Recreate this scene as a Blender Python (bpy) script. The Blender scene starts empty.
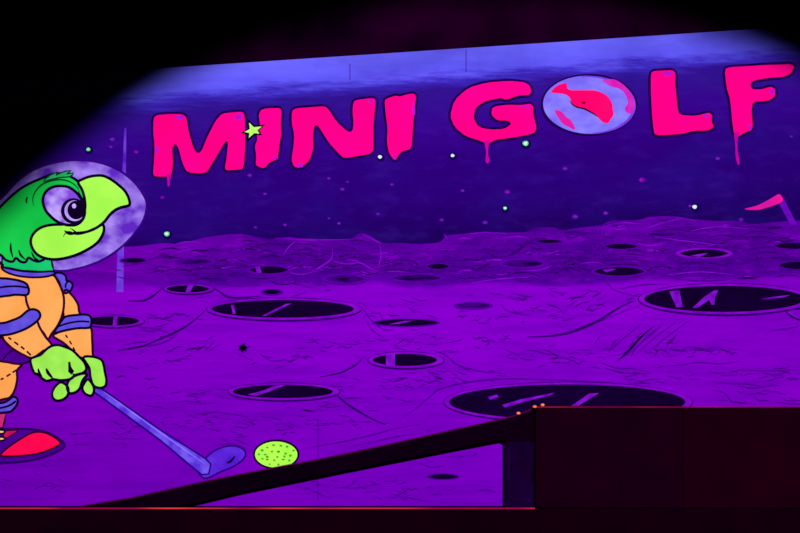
import bpy, bmesh, math, random
from mathutils import Vector
random.seed(7)
S = bpy.context.scene
COL = S.collection
# ------------------------------------------------------------------ camera, world, light, exposure
CAM_D, EYE = 6.0, 1.3
cd = bpy.data.cameras.new('camera'); cam = bpy.data.objects.new('camera', cd); COL.objects.link(cam)
cam.location = (0, -CAM_D, EYE); cam.rotation_euler = (math.radians(90), 0, 0)
cd.sensor_width = 36; cd.lens = 45.0; cd.shift_y = (440 - 266.5) / 800; cd.clip_start = 0.05
S.camera = cam
w = bpy.data.worlds.new('dark_room_air'); S.world = w; w.use_nodes = True
w.node_tree.nodes['Background'].inputs[0].default_value = (0.5, 0.1, 0.6, 1)
w.node_tree.nodes['Background'].inputs[1].default_value = 0.0008
def spot(name, loc, target, power, color, size, blend, radius):
    l = bpy.data.lights.new(name, 'SPOT'); o = bpy.data.objects.new(name, l); COL.objects.link(o)
    l.energy = power; l.color = color; l.spot_size = math.radians(size); l.spot_blend = blend; l.shadow_soft_size = radius
    o.location = loc; o.rotation_euler = (Vector(target) - Vector(loc)).to_track_quat('-Z', 'Y').to_euler()
    return o
spot('black_light', (0.41, -8.0, 2.6), (0.574, 0, 0.184), 3120, (1.0, 0.98, 1.0), 2 * 27.25, 0.125, 0.03)
S.view_settings.view_transform = 'Standard'; S.view_settings.look = 'None'
S.view_settings.exposure = 0.0; S.view_settings.gamma = 1.0; S.view_settings.use_curve_mapping = False

# ------------------------------------------------------------------ colour and material helpers
def lin(c):
    return tuple((v / 255 / 12.92) if v <= 10 else ((v / 255 + 0.055) / 1.055) ** 2.4 for v in c) + (1.0,)
MATS = {}
def base_mat(name, rough=0.75):
    m = bpy.data.materials.new(name); m.use_nodes = True
    b = m.node_tree.nodes['Principled BSDF']; b.inputs['Roughness'].default_value = rough
    b.inputs['Specular IOR Level'].default_value = 0.0
    return m, m.node_tree.nodes, m.node_tree.links, b
def paint(name, c, c2=None, scale=4.0, stretch=(1, 1, 1), detail=3.0, lo=0.35, hi=0.65, rough=0.75):
    """Matt wall paint: two tones mixed by brush-like noise in the wall's own coordinates."""
    if name in MATS: return MATS[name]
    m, n, l, b = base_mat(name, rough)
    c2 = c2 or tuple(v * 0.9 for v in c)
    g = n.new('ShaderNodeNewGeometry'); mp = n.new('ShaderNodeMapping'); mp.inputs['Scale'].default_value = stretch
    t = n.new('ShaderNodeTexNoise'); t.inputs['Scale'].default_value = scale; t.inputs['Detail'].default_value = detail
    r = n.new('ShaderNodeValToRGB'); r.color_ramp.elements[0].position = lo; r.color_ramp.elements[1].position = hi
    r.color_ramp.elements[0].color = lin(c2); r.color_ramp.elements[1].color = lin(c)
    l.new(g.outputs['Position'], mp.inputs['Vector']); l.new(mp.outputs[0], t.inputs['Vector'])
    l.new(t.outputs['Fac'], r.inputs[0]); l.new(r.outputs[0], b.inputs['Base Color'])
    MATS[name] = m; return m
def math_node(n, l, op, a, bv, c=None):
    q = n.new('ShaderNodeMath'); q.operation = op
    for i, v in enumerate((a, bv, c)):
        if v is None: continue
        if isinstance(v, (int, float)): q.inputs[i].default_value = v
        else: l.new(v, q.inputs[i])
    return q.outputs[0]
def ramp(n, l, fac, stops):
    r = n.new('ShaderNodeValToRGB'); e = r.color_ramp.elements
    while len(e) < len(stops): e.new(0.5)
    for k, (p, c) in enumerate(stops): e[k].position = p; e[k].color = lin(c)
    l.new(fac, r.inputs[0]); return r.outputs[0]
def noise(n, l, vec, scale, stretch, detail=3.0, rough=0.5):
    mp = n.new('ShaderNodeMapping'); mp.inputs['Scale'].default_value = stretch; l.new(vec, mp.inputs['Vector'])
    t = n.new('ShaderNodeTexNoise'); t.inputs['Scale'].default_value = scale; t.inputs['Detail'].default_value = detail
    t.inputs['Roughness'].default_value = rough
    l.new(mp.outputs[0], t.inputs['Vector']); return t.outputs['Fac']
PX = 0.006
def WX(px): return (px - 400) * PX
def WZ(py): return EYE + (440 - py) * PX
def mix(n, l, f, a, b_):
    q = n.new('ShaderNodeMix'); q.data_type = 'RGBA'
    if isinstance(f, (int, float)): q.inputs[0].default_value = f
    else: l.new(f, q.inputs[0])
    for i, v in ((6, a), (7, b_)):
        if isinstance(v, tuple): q.inputs[i].default_value = v
        else: l.new(v, q.inputs[i])
    return q.outputs[2]

def sky_material():
    m, n, l, b = base_mat('night_sky_paint')
    g = n.new('ShaderNodeNewGeometry').outputs['Position']
    sp = n.new('ShaderNodeSeparateXYZ'); l.new(g, sp.inputs[0])
    # distance below the sloped top edge of the mural, in metres
    top = math_node(n, l, 'MULTIPLY_ADD', sp.outputs['X'], 0.066, WZ(52.4))
    s = math_node(n, l, 'SUBTRACT', top, sp.outputs['Z'])
    # the milky band is wider on the left, thinner on the right
    s = math_node(n, l, 'MULTIPLY_ADD', sp.outputs['X'], 0.006, s)
    br = noise(n, l, g, 3.0, (0.5, 1, 4.5), 8, 0.72)
    brc = math_node(n, l, 'SUBTRACT', br, 0.5)
    s2 = math_node(n, l, 'MULTIPLY_ADD', brc, 0.30, s)
    f = math_node(n, l, 'MULTIPLY', s2, 1 / 1.3)
    c = ramp(n, l, f, [(0.0, (102, 98, 242)), (0.105, (92, 84, 236)), (0.145, (58, 38, 178)), (0.19, (46, 16, 132)),
                       (0.34, (50, 4, 130)), (0.52, (41, 0, 112)), (0.70, (38, 0, 106)), (0.86, (27, 0, 82))])
    # large cloudy patches of bluer paint
    cl = noise(n, l, g, 1.3, (1, 1, 1.8), 4, 0.55)
    clf = math_node(n, l, 'MULTIPLY', ramp(n, l, cl, [(0.45, (0, 0, 0)), (0.72, (255, 255, 255))]), 0.45)
    c = mix(n, l, clf, c, lin((32, 18, 128)))
    fine = noise(n, l, g, 9, (0.6, 1, 1.6), 5, 0.6)
    ff = math_node(n, l, 'MULTIPLY', ramp(n, l, fine, [(0.5, (0, 0, 0)), (0.85, (255, 255, 255))]), 0.30)
    c = mix(n, l, ff, c, lin((70, 30, 165)))
    l.new(c, b.inputs['Base Color']); return m
def moon_material():
    m, n, l, b = base_mat('moon_ground_paint')
    g = n.new('ShaderNodeNewGeometry').outputs['Position']
    sp = n.new('ShaderNodeSeparateXYZ'); l.new(g, sp.inputs[0])
    d = math_node(n, l, 'SUBTRACT', WZ(220), sp.outputs['Z'])
    d = math_node(n, l, 'MULTIPLY_ADD', sp.outputs['X'], 0.012, d)
    wob = noise(n, l, g, 1.6, (1, 1, 2), 4, 0.6)
    d2 = math_node(n, l, 'MULTIPLY_ADD', math_node(n, l, 'SUBTRACT', wob, 0.5), 0.16, d)
    f = math_node(n, l, 'MULTIPLY', d2, 1 / 1.8)
    near = ramp(n, l, f, [(0.0, (92, 0, 158)), (0.05, (84, 0, 148)), (0.17, (72, 0, 138)), (0.205, (78, 0, 150)), (0.225, (124, 0, 190)),
                          (0.45, (122, 0, 188)), (0.70, (112, 0, 180)), (1.0, (108, 0, 178))])
    st = noise(n, l, g, 5, (0.35, 1, 3.2), 6, 0.7)
    stf = math_node(n, l, 'MULTIPLY', ramp(n, l, st, [(0.40, (255, 255, 255)), (0.56, (0, 0, 0))]), 0.40)
    c = mix(n, l, stf, near, lin((80, 0, 152)))
    far = ramp(n, l, f, [(0.19, (255, 255, 255)), (0.225, (0, 0, 0))])
    s3 = noise(n, l, g, 6.5, (0.5, 1, 3.4), 8, 0.75)
    f3 = math_node(n, l, 'MULTIPLY', ramp(n, l, s3, [(0.40, (255, 255, 255)), (0.54, (0, 0, 0))]), far)
    c = mix(n, l, math_node(n, l, 'MULTIPLY', f3, 0.7), c, lin((40, 0, 100)))
    s4 = noise(n, l, g, 7.5, (0.6, 1, 2.2), 6, 0.7)
    f4 = math_node(n, l, 'MULTIPLY', ramp(n, l, s4, [(0.53, (0, 0, 0)), (0.66, (255, 255, 255))]), far)
    c = mix(n, l, math_node(n, l, 'MULTIPLY', f4, 0.6), c, lin((122, 0, 186)))
    hi = noise(n, l, g, 1.1, (0.8, 1, 1.6), 3, 0.5)
    hif = math_node(n, l, 'MULTIPLY', ramp(n, l, hi, [(0.50, (0, 0, 0)), (0.70, (255, 255, 255))]), 0.40)
    c = mix(n, l, hif, c, lin((138, 0, 200)))
    l.new(c, b.inputs['Base Color']); return m

INK = paint('dark_outline_paint', (16, 0, 40), (10, 0, 28))
PINK = paint('hot_pink_paint', (255, 0, 138), (250, 0, 122), 3)
LINE1 = paint('moon_line_paint', (66, 0, 126), (84, 0, 148), 30)
LINE2 = paint('moon_dark_line_paint', (40, 0, 88), (56, 0, 112), 30)
RIM = paint('crater_rim_paint', (128, 8, 192), (106, 0, 174), 12)
HOLE = paint('crater_hollow_paint', (14, 0, 34), (20, 0, 48), 6)
HOLE2 = paint('shallow_crater_paint', (64, 0, 124), (26, 0, 64), 16, (0.5, 1, 3.4), 5, .42, .58)
GLINT = paint('crater_glint_paint', (124, 20, 196), (104, 0, 170), 20)
BLACKV = paint('black_panel_paint', (30, 0, 19), (22, 0, 17), 5)

# ------------------------------------------------------------------ shape helpers (all in wall pixels scaled to metres)
def catmull(p, closed=True, k=5):
    out = []; n = len(p); rng = range(n if closed else n - 1)
    for i in rng:
        if closed: a, b, c, d = p[i - 1], p[i], p[(i + 1) % n], p[(i + 2) % n]
        else: a, b, c, d = p[max(i - 1, 0)], p[i], p[i + 1], p[min(i + 2, n - 1)]
        for j in range(k):
            t = j / k
            out.append(tuple(0.5 * (2 * b[q] + (c[q] - a[q]) * t + (2 * a[q] - 5 * b[q] + 4 * c[q] - d[q]) * t * t
                       + (3 * b[q] - a[q] - 3 * c[q] + d[q]) * t ** 3) for q in (0, 1)))
    if not closed: out.append(tuple(p[-1][:2]))
    return out
def chaikin(p, it=1):
    for _ in range(it):
        q = []
        for i in range(len(p)):
            a, b = p[i], p[(i + 1) % len(p)]
            q += [(a[0] * .8 + b[0] * .2, a[1] * .8 + b[1] * .2), (a[0] * .2 + b[0] * .8, a[1] * .2 + b[1] * .8)]
        p = q
    return p
def ell(cx, cy, rx, ry, n=48, rot=0, wob=0.0):
    r = math.radians(rot); o = []
    for i in range(n):
        a = 2 * math.pi * i / n; k = 1 + wob * math.sin(3 * a + cx)
        x, y = rx * k * math.cos(a), ry * k * math.sin(a)
        o.append((cx + x * math.cos(r) - y * math.sin(r), cy + x * math.sin(r) + y * math.cos(r)))
    return o
class Paint:
    """Collects flat paint shapes lying on the wall into one mesh."""
    def __init__(s): s.v = []; s.f = []; s.m = []; s.mats = []
    def mi(s, m):
        if m not in s.mats: s.mats.append(m)
        return s.mats.index(m)
    def fill(s, pts, mat, d, th=0.0006):
        k = len(s.v); n = len(pts); i = s.mi(mat)
        for y in (-d, -d + th):
            s.v += [(WX(a), y, WZ(b)) for a, b in pts]
        s.f.append(tuple(range(k, k + n))); s.m.append(i)
        s.f.append(tuple(range(k + 2 * n - 1, k + n - 1, -1))); s.m.append(i)
        for j in range(n):
            s.f.append((k + j, k + n + j, k + n + (j + 1) % n, k + (j + 1) % n)); s.m.append(i)
        return s
    def stroke(s, pts, wd, mat, d, closed=False, taper=False, th=0.0006):
        n = len(pts); L = []; R = []
        for i in range(n):
            if closed: a, b = pts[i - 1], pts[(i + 1) % n]
            else: a, b = pts[max(i - 1, 0)], pts[min(i + 1, n - 1)]
            dx, dy = b[0] - a[0], b[1] - a[1]; q = math.hypot(dx, dy) or 1
            t = i / max(n - 1, 1)
            h = wd / 2 * ((0.25 + 0.75 * math.sin(math.pi * t)) if taper else 1)
            L.append((pts[i][0] - dy / q * h, pts[i][1] + dx / q * h)); R.append((pts[i][0] + dy / q * h, pts[i][1] - dx / q * h))
        k = len(s.v); i_ = s.mi(mat)
        for y in (-d, -d + th):
            for a, b in zip(L, R): s.v += [(WX(a[0]), y, WZ(a[1])), (WX(b[0]), y, WZ(b[1]))]
        N = 2 * n
        for j in range(n if closed else n - 1):
            a = k + 2 * j; c = k + 2 * ((j + 1) % n)
            s.f += [(a, a + 1, c + 1, c), (a + N, c + N, c + N + 1, a + N + 1), (a, c, c + N, a + N), (a + 1, a + N + 1, c + N + 1, c + 1)]
            s.m += [i_] * 4
        if not closed:
            for a in (k, k + 2 * (n - 1)): s.f.append((a, a + 1, a + N + 1, a + N)); s.m.append(i_)
        return s
    def shape(s, pts, mat, d, ow=2.2, ink=None):
        """a filled shape with its dark painted outline"""
        s.fill(pts, mat, d)
        if ow: s.stroke(pts, ow, ink or INK, d + 0.0007, closed=True)
        return s
    def build(s, name, parent=None):
        me = bpy.data.meshes.new(name)
        if parent is not None: o_ = world_loc(parent)
        else:
            xs = [v[0] for v in s.v]; zs = [v[2] for v in s.v]
            o_ = Vector(((min(xs) + max(xs)) / 2, 0, min(zs)))
        if parent is not None and parent.type == 'MESH': o_ = world_loc(parent)
        me.from_pydata([(x - o_.x, y - o_.y, z - o_.z) for x, y, z in s.v], [], s.f)
        for m in s.mats: me.materials.append(m)
        me.polygons.foreach_set('material_index', s.m); me.update()
        o = bpy.data.objects.new(name, me); COL.objects.link(o)
        if parent is not None: o.parent = parent
        else: o.location = o_
        return o
def world_loc(o):
    v = Vector(o.location)
    while o.parent: o = o.parent; v += o.location
    return v
def empty(name, px, py):
    o = bpy.data.objects.new(name, None); COL.objects.link(o); o.empty_display_size = 0.1
    o.location = (WX(px), 0, WZ(py)); return o
def tag(o, label, cat=None, group=None, kind=None):
    if label: o['label'] = label
    if cat: o['category'] = cat
    if group: o['group'] = group
    if kind: o['kind'] = kind
    return o
def prism(name, prof, y0, y1, mat, parent=None, bevel=0.0):
    """profile in x,z (metres) extruded from y0 (front) to y1 (back)"""
    me = bpy.data.meshes.new(name); bm = bmesh.new()
    o_ = world_loc(parent) if parent is not None else Vector(((min(p[0] for p in prof) + max(p[0] for p in prof)) / 2, (y0 + y1) / 2, min(p[1] for p in prof)))
    fr = [bm.verts.new(Vector((x, y0, z)) - o_) for x, z in prof]; bk = [bm.verts.new(Vector((x, y1, z)) - o_) for x, z in prof]
    bm.faces.new(fr); bm.faces.new(bk[::-1])
    for i in range(len(prof)):
        j = (i + 1) % len(prof); bm.faces.new((fr[i], bk[i], bk[j], fr[j]))
    bmesh.ops.recalc_face_normals(bm, faces=bm.faces)
    if bevel: bmesh.ops.bevel(bm, geom=bm.edges[:], offset=bevel, segments=2, affect='EDGES')
    bm.to_mesh(me); bm.free(); me.materials.append(mat)
    o = bpy.data.objects.new(name, me); COL.objects.link(o)
    if parent is not None: o.parent = parent
    else: o.location = o_
    return o
def rect(x0, z0, x1, z1): return [(x0, z0), (x1, z0), (x1, z1), (x0, z1)]
def at(px, py, d):
    """the point d metres in front of the wall seen at a photo pixel"""
    k = (CAM_D - d) / CAM_D
    return (WX(px) * k, EYE + (440 - py) * PX * k)

# ------------------------------------------------------------------ the room
def topz(x): return WZ(52.4) + 0.066 * x
wall = prism('wall_back', [(-4.2, 0), (4.2, 0), (4.2, topz(4.2)), (-4.2, topz(-4.2))], 0, 0.12, sky_material())
tag(wall, 'plywood back wall painted with a violet night sky and a milky blue upper band', kind='structure')
DARKW = paint('upper_wall_paint', (30, 0, 29), (10, 0, 14), 2.2, (1, 1, 1), 4)
uw = prism('trim_1', [(-4.2, topz(-4.2) + .004), (4.2, topz(4.2) + .004), (4.2, 4.6), (-4.2, 4.6)], 0.012, 0.12, DARKW); tag(uw, 'dark maroon upper wall above the mural', kind='structure')
FLOORM = paint('dark_floor_paint', (14, 0, 14), (9, 0, 9), 2)
tag(prism('floor', rect(-4.2, -0.1, 4.2, 0), -9, 0.12, FLOORM), 'dark floor', kind='structure')
tag(prism('ceiling', rect(-4.2, 4.6, 4.2, 4.7), -9, 0.12, FLOORM), 'dark ceiling', kind='structure')
# moon ground painted over the lower part of the wall
hz = [(-10, 246), (40, 248), (118, 247), (140, 246), (165, 243), (178, 244), (195, 240), (215, 236), (240, 234), (262, 238), (272, 239), (290, 237), (300, 238.5),
      (348, 239), (356, 235), (363, 233), (374, 238), (384, 243), (400, 243), (420, 244), (440, 242), (446, 236), (462, 234), (482, 232), (508, 232.5),
      (526, 232), (534, 228), (552, 227.5), (562, 230), (578, 228), (600, 225), (612, 221), (638, 220), (650, 217), (676, 216.5), (690, 219), (716, 221), (740, 221), (752, 224), (776, 222), (812, 220)]
hz = [(-298, 250), (-220, 241), (-120, 246), (-60, 243)] + hz[:-1] + [(812, 221), (880, 226), (960, 222), (1040, 228), (1098, 226)]
hz = catmull(hz, False, 3)
g = Paint().fill(hz + [(1098, 656), (-298, 656)], moon_material(), 0.002, 0.0018).build('painted_moon_ground', wall)
tag(g, 'purple cratered moon ground painted below the sky', kind='structure')

# line work on the moon ground: ridges, cracks and hatching
ln = Paint(); dk = Paint()
def C(*p): return catmull(list(p), False, 5)
for w_, pts in [
    (2.2, [(205, 311), (196, 319), (185, 327), (174, 333), (158, 340), (140, 347), (118, 351)]),
    (2.4, [(163, 287.5), (157, 293), (150, 298), (142, 301), (128, 301)]),
    (2.4, [(212, 287), (220, 292), (228, 297), (240, 298), (262, 296)]),
    (1.6, [(149, 328), (158, 330), (170, 332.5)]),
    (2.2, [(362, 359), (357, 364), (350, 368), (340, 373), (320, 377)]),
    (2.4, [(335.5, 391), (339, 397), (347, 404), (358, 411), (372, 419), (386, 425)]),
    (1.8, [(403, 417), (411, 412), (418, 407), (424, 401), (431, 396), (438, 390), (450, 386), (470, 382), (500, 379), (540, 379.5), (580, 381), (630, 385), (665, 392), (690, 402)]),
    (1.6, [(306, 448), (330, 444), (351, 440), (372, 435), (394, 429), (420, 424)]),
    (1.4, [(352, 446), (378, 441), (400, 436), (418, 434.5)]),
    (2.0, [(440, 353), (448, 357), (456, 364), (466, 368), (478, 371), (494, 374)]),
    (3.0, [(527, 337), (545, 336.5), (566, 333.6), (582, 328), (600, 320), (612, 312), (622, 306), (634, 301)]),
    (1.6, [(360, 307), (366, 313), (370, 319), (378, 326), (386, 331)]),
    (1.4, [(501, 304), (506, 310), (516, 313.5), (532, 316)]),
    (1.4, [(667, 366), (680, 365), (700, 362.5), (720, 364), (741, 361)]),
    (1.5, [(712, 381), (728, 383.5), (745, 384), (760, 386), (778, 386)]),
    (1.4, [(738, 386), (752, 388), (768, 387)]),
    (1.4, [(770, 331), (785, 329), (802, 326)]),
    (1.2, [(742, 370), (770, 371), (802, 369)]), (1.4, [(762, 373), (776, 375), (790, 371)]),
    (2.4, [(616, 362), (628, 352), (640, 338), (654, 326)]), (2.0, [(621, 358), (634, 344), (648, 330)]),
    (1.8, [(626, 357), (642, 342), (655, 331), (664, 322)]), (1.4, [(608, 352), (624, 338), (640, 325)]), (1.2, [(634, 356), (652, 340), (676, 322)]),
    (1.2, [(650, 350), (668, 336), (690, 320)]), (1.2, [(600, 322), (622, 312), (640, 306)]),
    (1.6, [(600, 362), (616, 368), (634, 369), (652, 373)]), (1.6, [(604, 368), (624, 373), (650, 374)]),
    (1.4, [(524, 350), (536, 351), (546, 354), (560, 355)]), (1.2, [(536, 349), (548, 351), (560, 357), (576, 358)]),
    (1.4, [(664, 349), (680, 351), (688, 347), (704, 349), (722, 350), (736, 354)]), (1.2, [(716, 346), (724, 350), (734, 356)]),
    (1.2, [(780, 398), (790, 401), (804, 400)]), (1.6, [(776, 402), (792, 404), (804, 404)]),
    (1.4, [(712, 390), (724, 393), (732, 402), (744, 403), (756, 405)]), (1.3, [(668, 376), (676, 378), (682, 377)]),
    (1.4, [(121, 346), (134, 343), (148, 342)]), (1.6, [(118, 350), (135, 347), (160, 344), (176, 336)]),
    (1.2, [(140, 405), (156, 407), (168, 409)]), (1.2, [(174, 403), (186, 401), (200, 403), (216, 403)]), (1.2, [(196, 415), (212, 412), (230, 414), (248, 417)]),
    (1.4, [(214, 446), (228, 444), (240, 446), (248, 450)]), (1.3, [(366, 320), (372, 330), (384, 338)]),
    (1.3, [(296, 486), (308, 489), (320, 494), (331, 499)]), (1.3, [(420, 463), (430, 467), (444, 466)]), (1.2, [(386, 498), (402, 497), (420, 500), (432, 502)]),
    (1.2, [(332, 488), (346, 487), (356, 482)]), (1.2, [(474, 492), (484, 490), (494, 491)]), (1.1, [(340, 470), (356, 467), (372, 468)]),
    (3.0, [(476, 271), (484, 266), (490, 264)]), (3.0, [(508, 256), (514, 253), (520, 249), (528, 241)]),
    (1.6, [(466, 277), (480, 275), (498, 276)]), (1.6, [(443, 278), (462, 281), (498, 281)]),
    (1.6, [(500, 270), (520, 277), (545, 279), (566, 276), (576, 270)]), (1.4, [(545, 255), (556, 263), (566, 272)]),
    (1.5, [(656, 268), (670, 277), (700, 281), (730, 279), (752, 272), (762, 262)]), (1.4, [(648, 266), (660, 258), (674, 252)]),
    (1.4, [(606, 282), (616, 291), (640, 297)]), (1.4, [(756, 254), (764, 250), (776, 246)]), (1.6, [(620, 289), (642, 285), (670, 284)]),
    (1.3, [(222, 276), (232, 272), (246, 267)]), (1.3, [(222, 276), (230, 282), (244, 284)]),
    (1.4, [(222, 284), (236, 286), (262, 285)])]:
    (dk if w_ >= 2.2 else ln).stroke(C(*pts), w_, LINE2 if w_ >= 2.2 else LINE1, 0.0034, taper=True)
for k in range(16):   # dark sooty dab beside the big crater
    a = k * 0.39; r = 3.5 + 3 * random.random()
    dk.stroke([(243, 348), (243 + r * math.cos(a), 348 + r * .9 * math.sin(a))], 1.6, LINE2, 0.0036)
dk.stroke(C((494, 411), (501, 409), (508, 408)), 1.2, LINE2, 0.0036)
rnd = random.Random(3)
def scrib(cx, cy, w_, h_, cnt, ang=0, wd=1.25, ln_=14, mat=None):
    for _ in range(cnt):
        x = cx + rnd.gauss(0, w_ / 2.2); y = cy + rnd.gauss(0, h_ / 2.2); L = ln_ * (0.4 + rnd.random()); a = math.radians(ang + rnd.gauss(0, 9))
        pts = [(x + t * L * math.cos(a) , y + t * L * math.sin(a) + rnd.gauss(0, 0.7)) for t in (-.5, -.2, .1, .4)]
        if min(p[1] for p in pts) > 244: ln.stroke(catmull(pts, False, 3), wd * (0.6 + .6 * rnd.random()), mat or LINE1, 0.0033, taper=True)
for a in [(160, 320, 50, 14, 16), (200, 345, 60, 12, 16, -14), (170, 360, 30, 8, 8), (140, 375, 60, 10, 5), (205, 395, 60, 8, 14), (215, 420, 70, 10, 16), (120, 440, 70, 14, 10), (150, 425, 70, 10, 8),
          (60, 480, 60, 14, 10), (230, 435, 40, 10, 8), (290, 360, 60, 14, 14), (370, 395, 60, 14, 14), (395, 380, 80, 10, 16), (350, 425, 80, 8, 12), (330, 345, 80, 10, 8), (410, 340, 50, 12, 12), (380, 310, 50, 10, 12, 25),
          (430, 345, 60, 10, 10), (470, 340, 60, 8, 10), (470, 318, 60, 8, 12), (540, 295, 80, 8, 20), (560, 310, 60, 10, 16), (600, 300, 40, 10, 14, -25), (570, 355, 70, 14, 22), (640, 345, 60, 14, 18, -40), (690, 350, 60, 10, 18),
          (700, 375, 80, 8, 14), (760, 395, 60, 10, 14), (780, 375, 40, 10, 10), (640, 378, 40, 8, 10), (450, 375, 50, 8, 22, 8), (340, 485, 60, 10, 14), (400, 492, 80, 8, 14), (460, 455, 50, 8, 10), (330, 410, 60, 8, 8), (280, 425, 70, 10, 12)]:
    scrib(*a)
for a in [(140, 270, 60, 12, 18), (220, 262, 60, 10, 22), (300, 258, 70, 12, 40, 0, 1.1, 16), (350, 258, 60, 10, 26), (310, 282, 60, 8, 22), (400, 262, 70, 12, 26), (450, 255, 60, 10, 22), (480, 276, 70, 5, 20),
          (520, 255, 60, 12, 30, -15), (575, 262, 60, 14, 30), (600, 240, 60, 8, 18), (660, 244, 80, 12, 40), (690, 270, 90, 10, 40), (750, 262, 60, 14, 36), (780, 240, 50, 8, 26), (730, 236, 70, 6, 24)]:
    scrib(*a)
ra = random.Random(21)
def hzy(x):
    for (a, b), (c_, d_) in zip(hz, hz[1:]):
        if a <= x <= c_: return b + (d_ - b) * (x - a) / ((c_ - a) or 1)
    return 245
for k in range(170):
    cx = ra.uniform(150, 800); y0 = hzy(cx) + 3; cy = ra.uniform(y0, 280); W_ = ra.uniform(8, 34) * (0.6 + (cy - 225) / 60); H_ = W_ * ra.uniform(.05, .16) * ra.choice((1, 1, -1))
    pts = [(cx - W_ / 2 + W_ * t, cy - H_ * math.sin(math.pi * t) + ra.uniform(-.3, .3)) for t in (0, .2, .4, .6, .8, 1)]
    if any(p[1] < hzy(p[0]) + 2 for p in pts): continue
    ln.stroke(catmull(pts, False, 3), ra.uniform(.7, 1.8), ra.choice((LINE1, LINE2, LINE2, RIM)), 0.00315, taper=True)
for (cx, cy, W_, n_) in ((565, 262, 44, 7), (700, 268, 60, 8), (210, 275, 60, 5), (400, 268, 60, 6), (480, 272, 40, 5), (625, 262, 60, 6), (770, 255, 40, 6), (300, 252, 50, 6), (672, 236, 50, 5), (760, 233, 50, 5)):
    for j in range(n_):   # hatched slopes of the far mounds
        o_ = (j - n_ / 2) * 2.6; w2 = W_ * ra.uniform(.6, 1)
        ln.stroke(C((cx - w2 / 2, cy + o_ + 2.5), (cx - w2 / 5, cy + o_), (cx + w2 / 5, cy + o_ + .3), (cx + w2 / 2, cy + o_ + 3)), ra.uniform(.8, 1.4), LINE1 if j % 2 else LINE2, 0.00318, taper=True)
for x in range(592, 606, 4): ln.stroke([(x, 229), (x + 1, 262)], 1.0, LINE1, 0.0031)
for k in range(7):   # curved ribs of the far crater slopes
    ln.stroke(C((318 + k * 1.5, 243 + k * 3.2), (340, 244.5 + k * 3.2), (362 - k * 1.5, 243 + k * 3.2)), 1.0, LINE1, 0.0035)
LIGHTL = paint('pale_ridge_paint', (124, 14, 190), (100, 0, 170), 12)
for p in [[(275, 238), (310, 240), (350, 239.5)], [(330, 260), (345, 264), (360, 263), (368, 267), (378, 272)], [(362, 234), (374, 240), (382, 244)], [(470, 234), (486, 232.5), (508, 234)],
          [(296, 241), (288, 248), (283, 256)], [(332, 246), (332, 258), (322, 266), (312, 271)], [(380, 245), (381, 256), (378, 268)], [(448, 240), (444, 234)], [(600, 228), (620, 223), (640, 224)], [(640, 230), (680, 219), (700, 224)],
          [(690, 231), (716, 227), (750, 229)], [(654, 237), (676, 240), (700, 243), (726, 246)], [(170, 246), (186, 242), (204, 243)], [(552, 265), (540, 270), (520, 271)], [(470, 283), (500, 279), (530, 277)], [(667, 275), (700, 272), (735, 275)]]:
    ln.stroke(C(*p), 1.3, LIGHTL, 0.0037, taper=True)
for x, y0, y1 in ((466, 50, 72), (350, 64, 80), (318, 420, 500)):
    ln.stroke([(x, y0), (x, y1)], 0.7, paint('panel_seam', (38, 0, 110), (60, 0, 130), 20), 0.0031)
tag(ln.build('painted_fine_lines', wall), None, kind='structure'); tag(dk.build('painted_ridge_lines', wall), None, kind='structure')
PALE = paint('pale_streak_paint', (112, 66, 216), (84, 20, 186), 8, (1, 1, 1))
tag(Paint().fill([(124.5, 128), (126.5, 128), (126, 170), (124, 245), (123.5, 292), (116.5, 292), (117.5, 245), (121, 200)], PALE, 0.0026).build('painted_pale_streak', wall), None, kind='structure')  # pale vertical streak, wider towards the bottom

# ------------------------------------------------------------------ craters
CR = 'craters painted on the moon ground'
def lens(cx, cy, rx, ry, n=40):
    return [(cx + rx * math.cos(2 * math.pi * i / n), cy + ry * math.copysign(abs(math.sin(2 * math.pi * i / n)) ** 1.35, math.sin(2 * math.pi * i / n))) for i in range(n)]
def crater(cx, cy, rx, ry, label, big=0, glints=(), shallow=False, rim=1.0, wob=0.0):
    hm = HOLE2 if shallow else HOLE
    if big:
        t = empty('painted_crater', cx, cy + ry); tag(t, label, 'crater', CR)
        q = Paint(); q.fill(ell(cx + 1, cy + .6, rx + 4 + big * 3, ry + 1.6 + big * 2, 64), LINE2, 0.0040)
        q.fill(ell(cx + 1, cy, rx + 3 + big * 3, ry + .6 + big * 1.6, 64), RIM, 0.0048); q.build('rim', t)
        Paint().fill(ell(cx, cy, rx, ry, 64, 0, wob), hm, 0.0056).build('hollow', t)
        for gp in glints:
            qq = Paint()
            if len(gp) > 1 and isinstance(gp[0], tuple): qq.fill(list(gp), GLINT, 0.0064)
            qq.build('glint', t)
    else:
        q = Paint()
        q.fill(ell(cx, cy + .4, rx + 5 * rim, ry + 2.2 * rim), LINE1, 0.0040); q.fill(ell(cx, cy, rx + 4 * rim, ry + 1.3 * rim), RIM if rim >= 1 and not shallow else LIGHT2, 0.0048)
        q.fill(lens(cx, cy, rx, ry), hm, 0.0056)
        for gp in glints: q.fill(list(gp), GLINT, 0.0064)
        t = q.build('painted_crater'); tag(t, label, 'crater', CR)
    return t
LIGHT2 = paint('far_crater_rim_paint', (90, 0, 162), (74, 0, 146), 14)
crater(283, 309, 71, 8.8, 'large wide dark painted crater left of centre, level with the turtle\'s chest', 1, [[(262, 316), (266, 316), (292, 303.5), (286, 304)], [(231, 305), (234, 305), (236, 314), (233, 314)]])
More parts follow.
